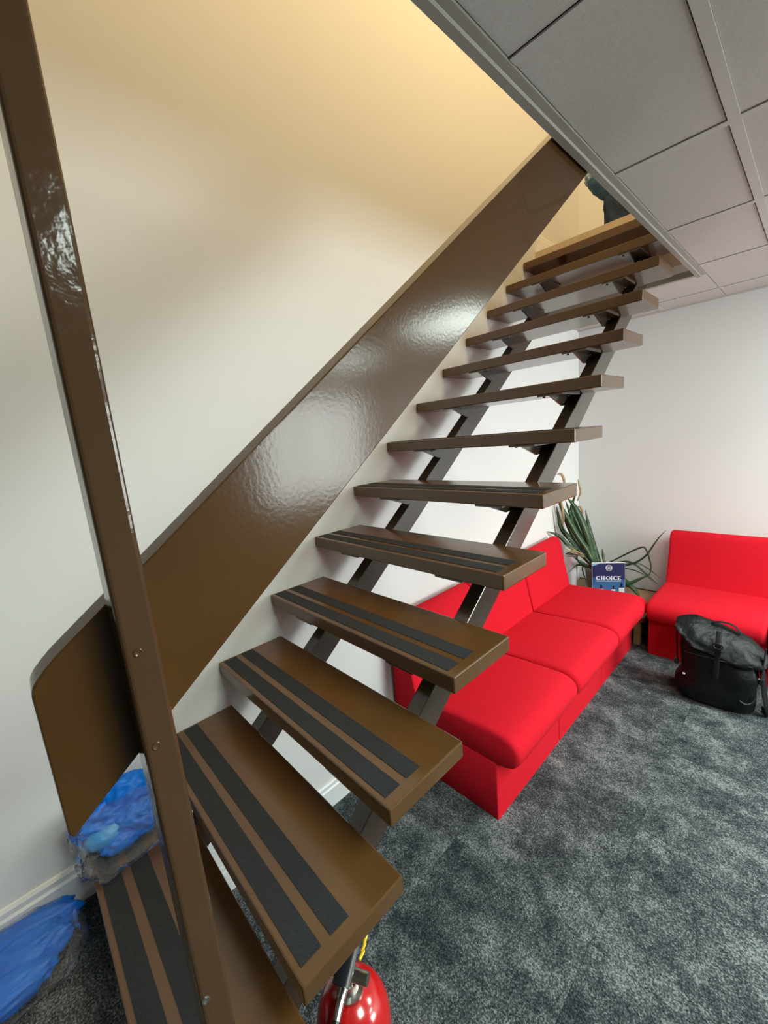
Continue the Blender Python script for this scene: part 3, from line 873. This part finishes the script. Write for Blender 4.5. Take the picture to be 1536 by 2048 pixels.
slab('carry_handle', c0 + hd * 0.030 + Vector((0, 0, 0.014)), c0 - hd * 0.085 + Vector((0, 0, 0.020)), 0.013, 0.004, 'black_gloss')
slab('squeeze_lever', c0 + hd * 0.036 + Vector((0, 0, 0.022)), c0 - hd * 0.09 + Vector((0, 0, 0.062)), 0.019, 0.005, 'black_gloss')
slab('safety_pin', c0 - sd * 0.058 + hd * 0.018 + Vector((0, 0, 0.004)), c0 - sd * 0.006 + hd * 0.010 + Vector((0, 0, 0.012)), 0.005, 0.004, 'yellow')
tg = c0 + sd * 0.024 - hd * 0.012 + Vector((0, 0, 0.026))
for k in range(3):
    slab('seal_tie', tg - hd * (0.014 * k), tg - hd * (0.014 * k + 0.018) + sd * (0.004 - 0.002 * k), 0.0035, 0.003, 'yellow')

# ------------------------------------------------------------------ clear bags of crumpled blue plastic
b1 = empty('plastic_bag', (0.10, 0.315, R), 'clear plastic bag of crumpled blue plastic sitting on the bottom tread against the wall', 'bag', 'clear bags of blue plastic')
crumple('blue_plastic', (0.056, 0.335, R + 0.085), (0.046, 0.078, 0.066), 'blue_film', b1, 3, 0.20, 1.4, 5, R + 0.006, 0.008, None, None, 0.95, 0.425, 0.08)
crumple('blue_plastic', (0.068, 0.275, R + 0.078), (0.050, 0.066, 0.048), 'blue_film', b1, 14, 0.20, 1.5, 5, R + 0.006, 0.008, None, None, 0.95, 0.425, 0.08)
crumple('blue_plastic', (0.108, 0.270, R + 0.062), (0.034, 0.048, 0.028), 'blue_pale', b1, 9, 0.08, 1.2, 4, R + 0.006, 0.008, None, None, 0.9, None, 0.05)
crumple('blue_plastic', (0.114, 0.345, R + 0.058), (0.040, 0.062, 0.046), 'blue_film', b1, 12, 0.22, 1.6, 5, R + 0.006, 0.008, None, None, 0.95, 0.425, 0.08)
crumple('blue_plastic', (0.132, 0.300, R + 0.036), (0.026, 0.050, 0.024), 'blue_film', b1, 17, 0.22, 1.8, 4, R + 0.006, 0.008, None, None, 0.95, 0.425, 0.08)
crumple('clear_film', (0.105, 0.315, R + 0.060), (0.108, 0.114, 0.066), 'clear_film', b1, 21, 0.16, 1.8, 5, R + 0.002, 0.004, None, None, 0.55, 0.432, 0.10)
b2 = empty('plastic_bag', (0.10, -0.03, 0.0), 'clear plastic bag of crumpled blue plastic lying on the raised step at the lower left', 'bag', 'clear bags of blue plastic')
crumple('blue_plastic', (0.056, 0.03, 0.042), (0.040, 0.150, 0.040), 'blue_film', b2, 5, 0.14, 1.2, 5, 0.004, 0.018, None, None, 0.8, None, 0.06)
crumple('blue_plastic', (0.105, 0.00, 0.042), (0.050, 0.150, 0.040), 'blue_film', b2, 15, 0.18, 1.4, 5, 0.004, 0.018, None, None, 0.8, None, 0.06)
crumple('blue_plastic', (0.155, -0.03, 0.034), (0.050, 0.140, 0.032), 'blue_film', b2, 19, 0.20, 1.6, 5, 0.004, 0.018, None, None, 0.8, None, 0.06)
crumple('clear_film', (0.114, -0.01, 0.040), (0.112, 0.185, 0.046), 'clear_film', b2, 31, 0.12, 1.5, 5, 0.002, 0.0175, None, None, 0.62, None, 0.08)

# ------------------------------------------------------------------ dark blue bundle on the landing
bd = empty('cloth_bundle', (0.47, 3.28, LAND), 'dark blue cloth bundle with a pale tip on the upper landing by the ceiling edge', 'cloth')
crumple('lower_fold', (0.475, 3.28, LAND + 0.115), (0.118, 0.11, 0.155), 'navy_cloth', bd, 2, 0.18, 1.8, 4, LAND + 0.001)
def slump(w, n):
    w.z -= (w.x - 0.30) * 0.55
    return w
crumple('upper_fold', (0.445, 3.27, LAND + 0.335), (0.175, 0.10, 0.105), 'teal_cloth', bd, 6, 0.13, 1.6, 4, None, None, None, slump)
crumple('pale_tip', (0.295, 3.26, LAND + 0.365), (0.048, 0.05, 0.038), 'pale_fuzz', bd, 8, 0.25, 3.0, 4)
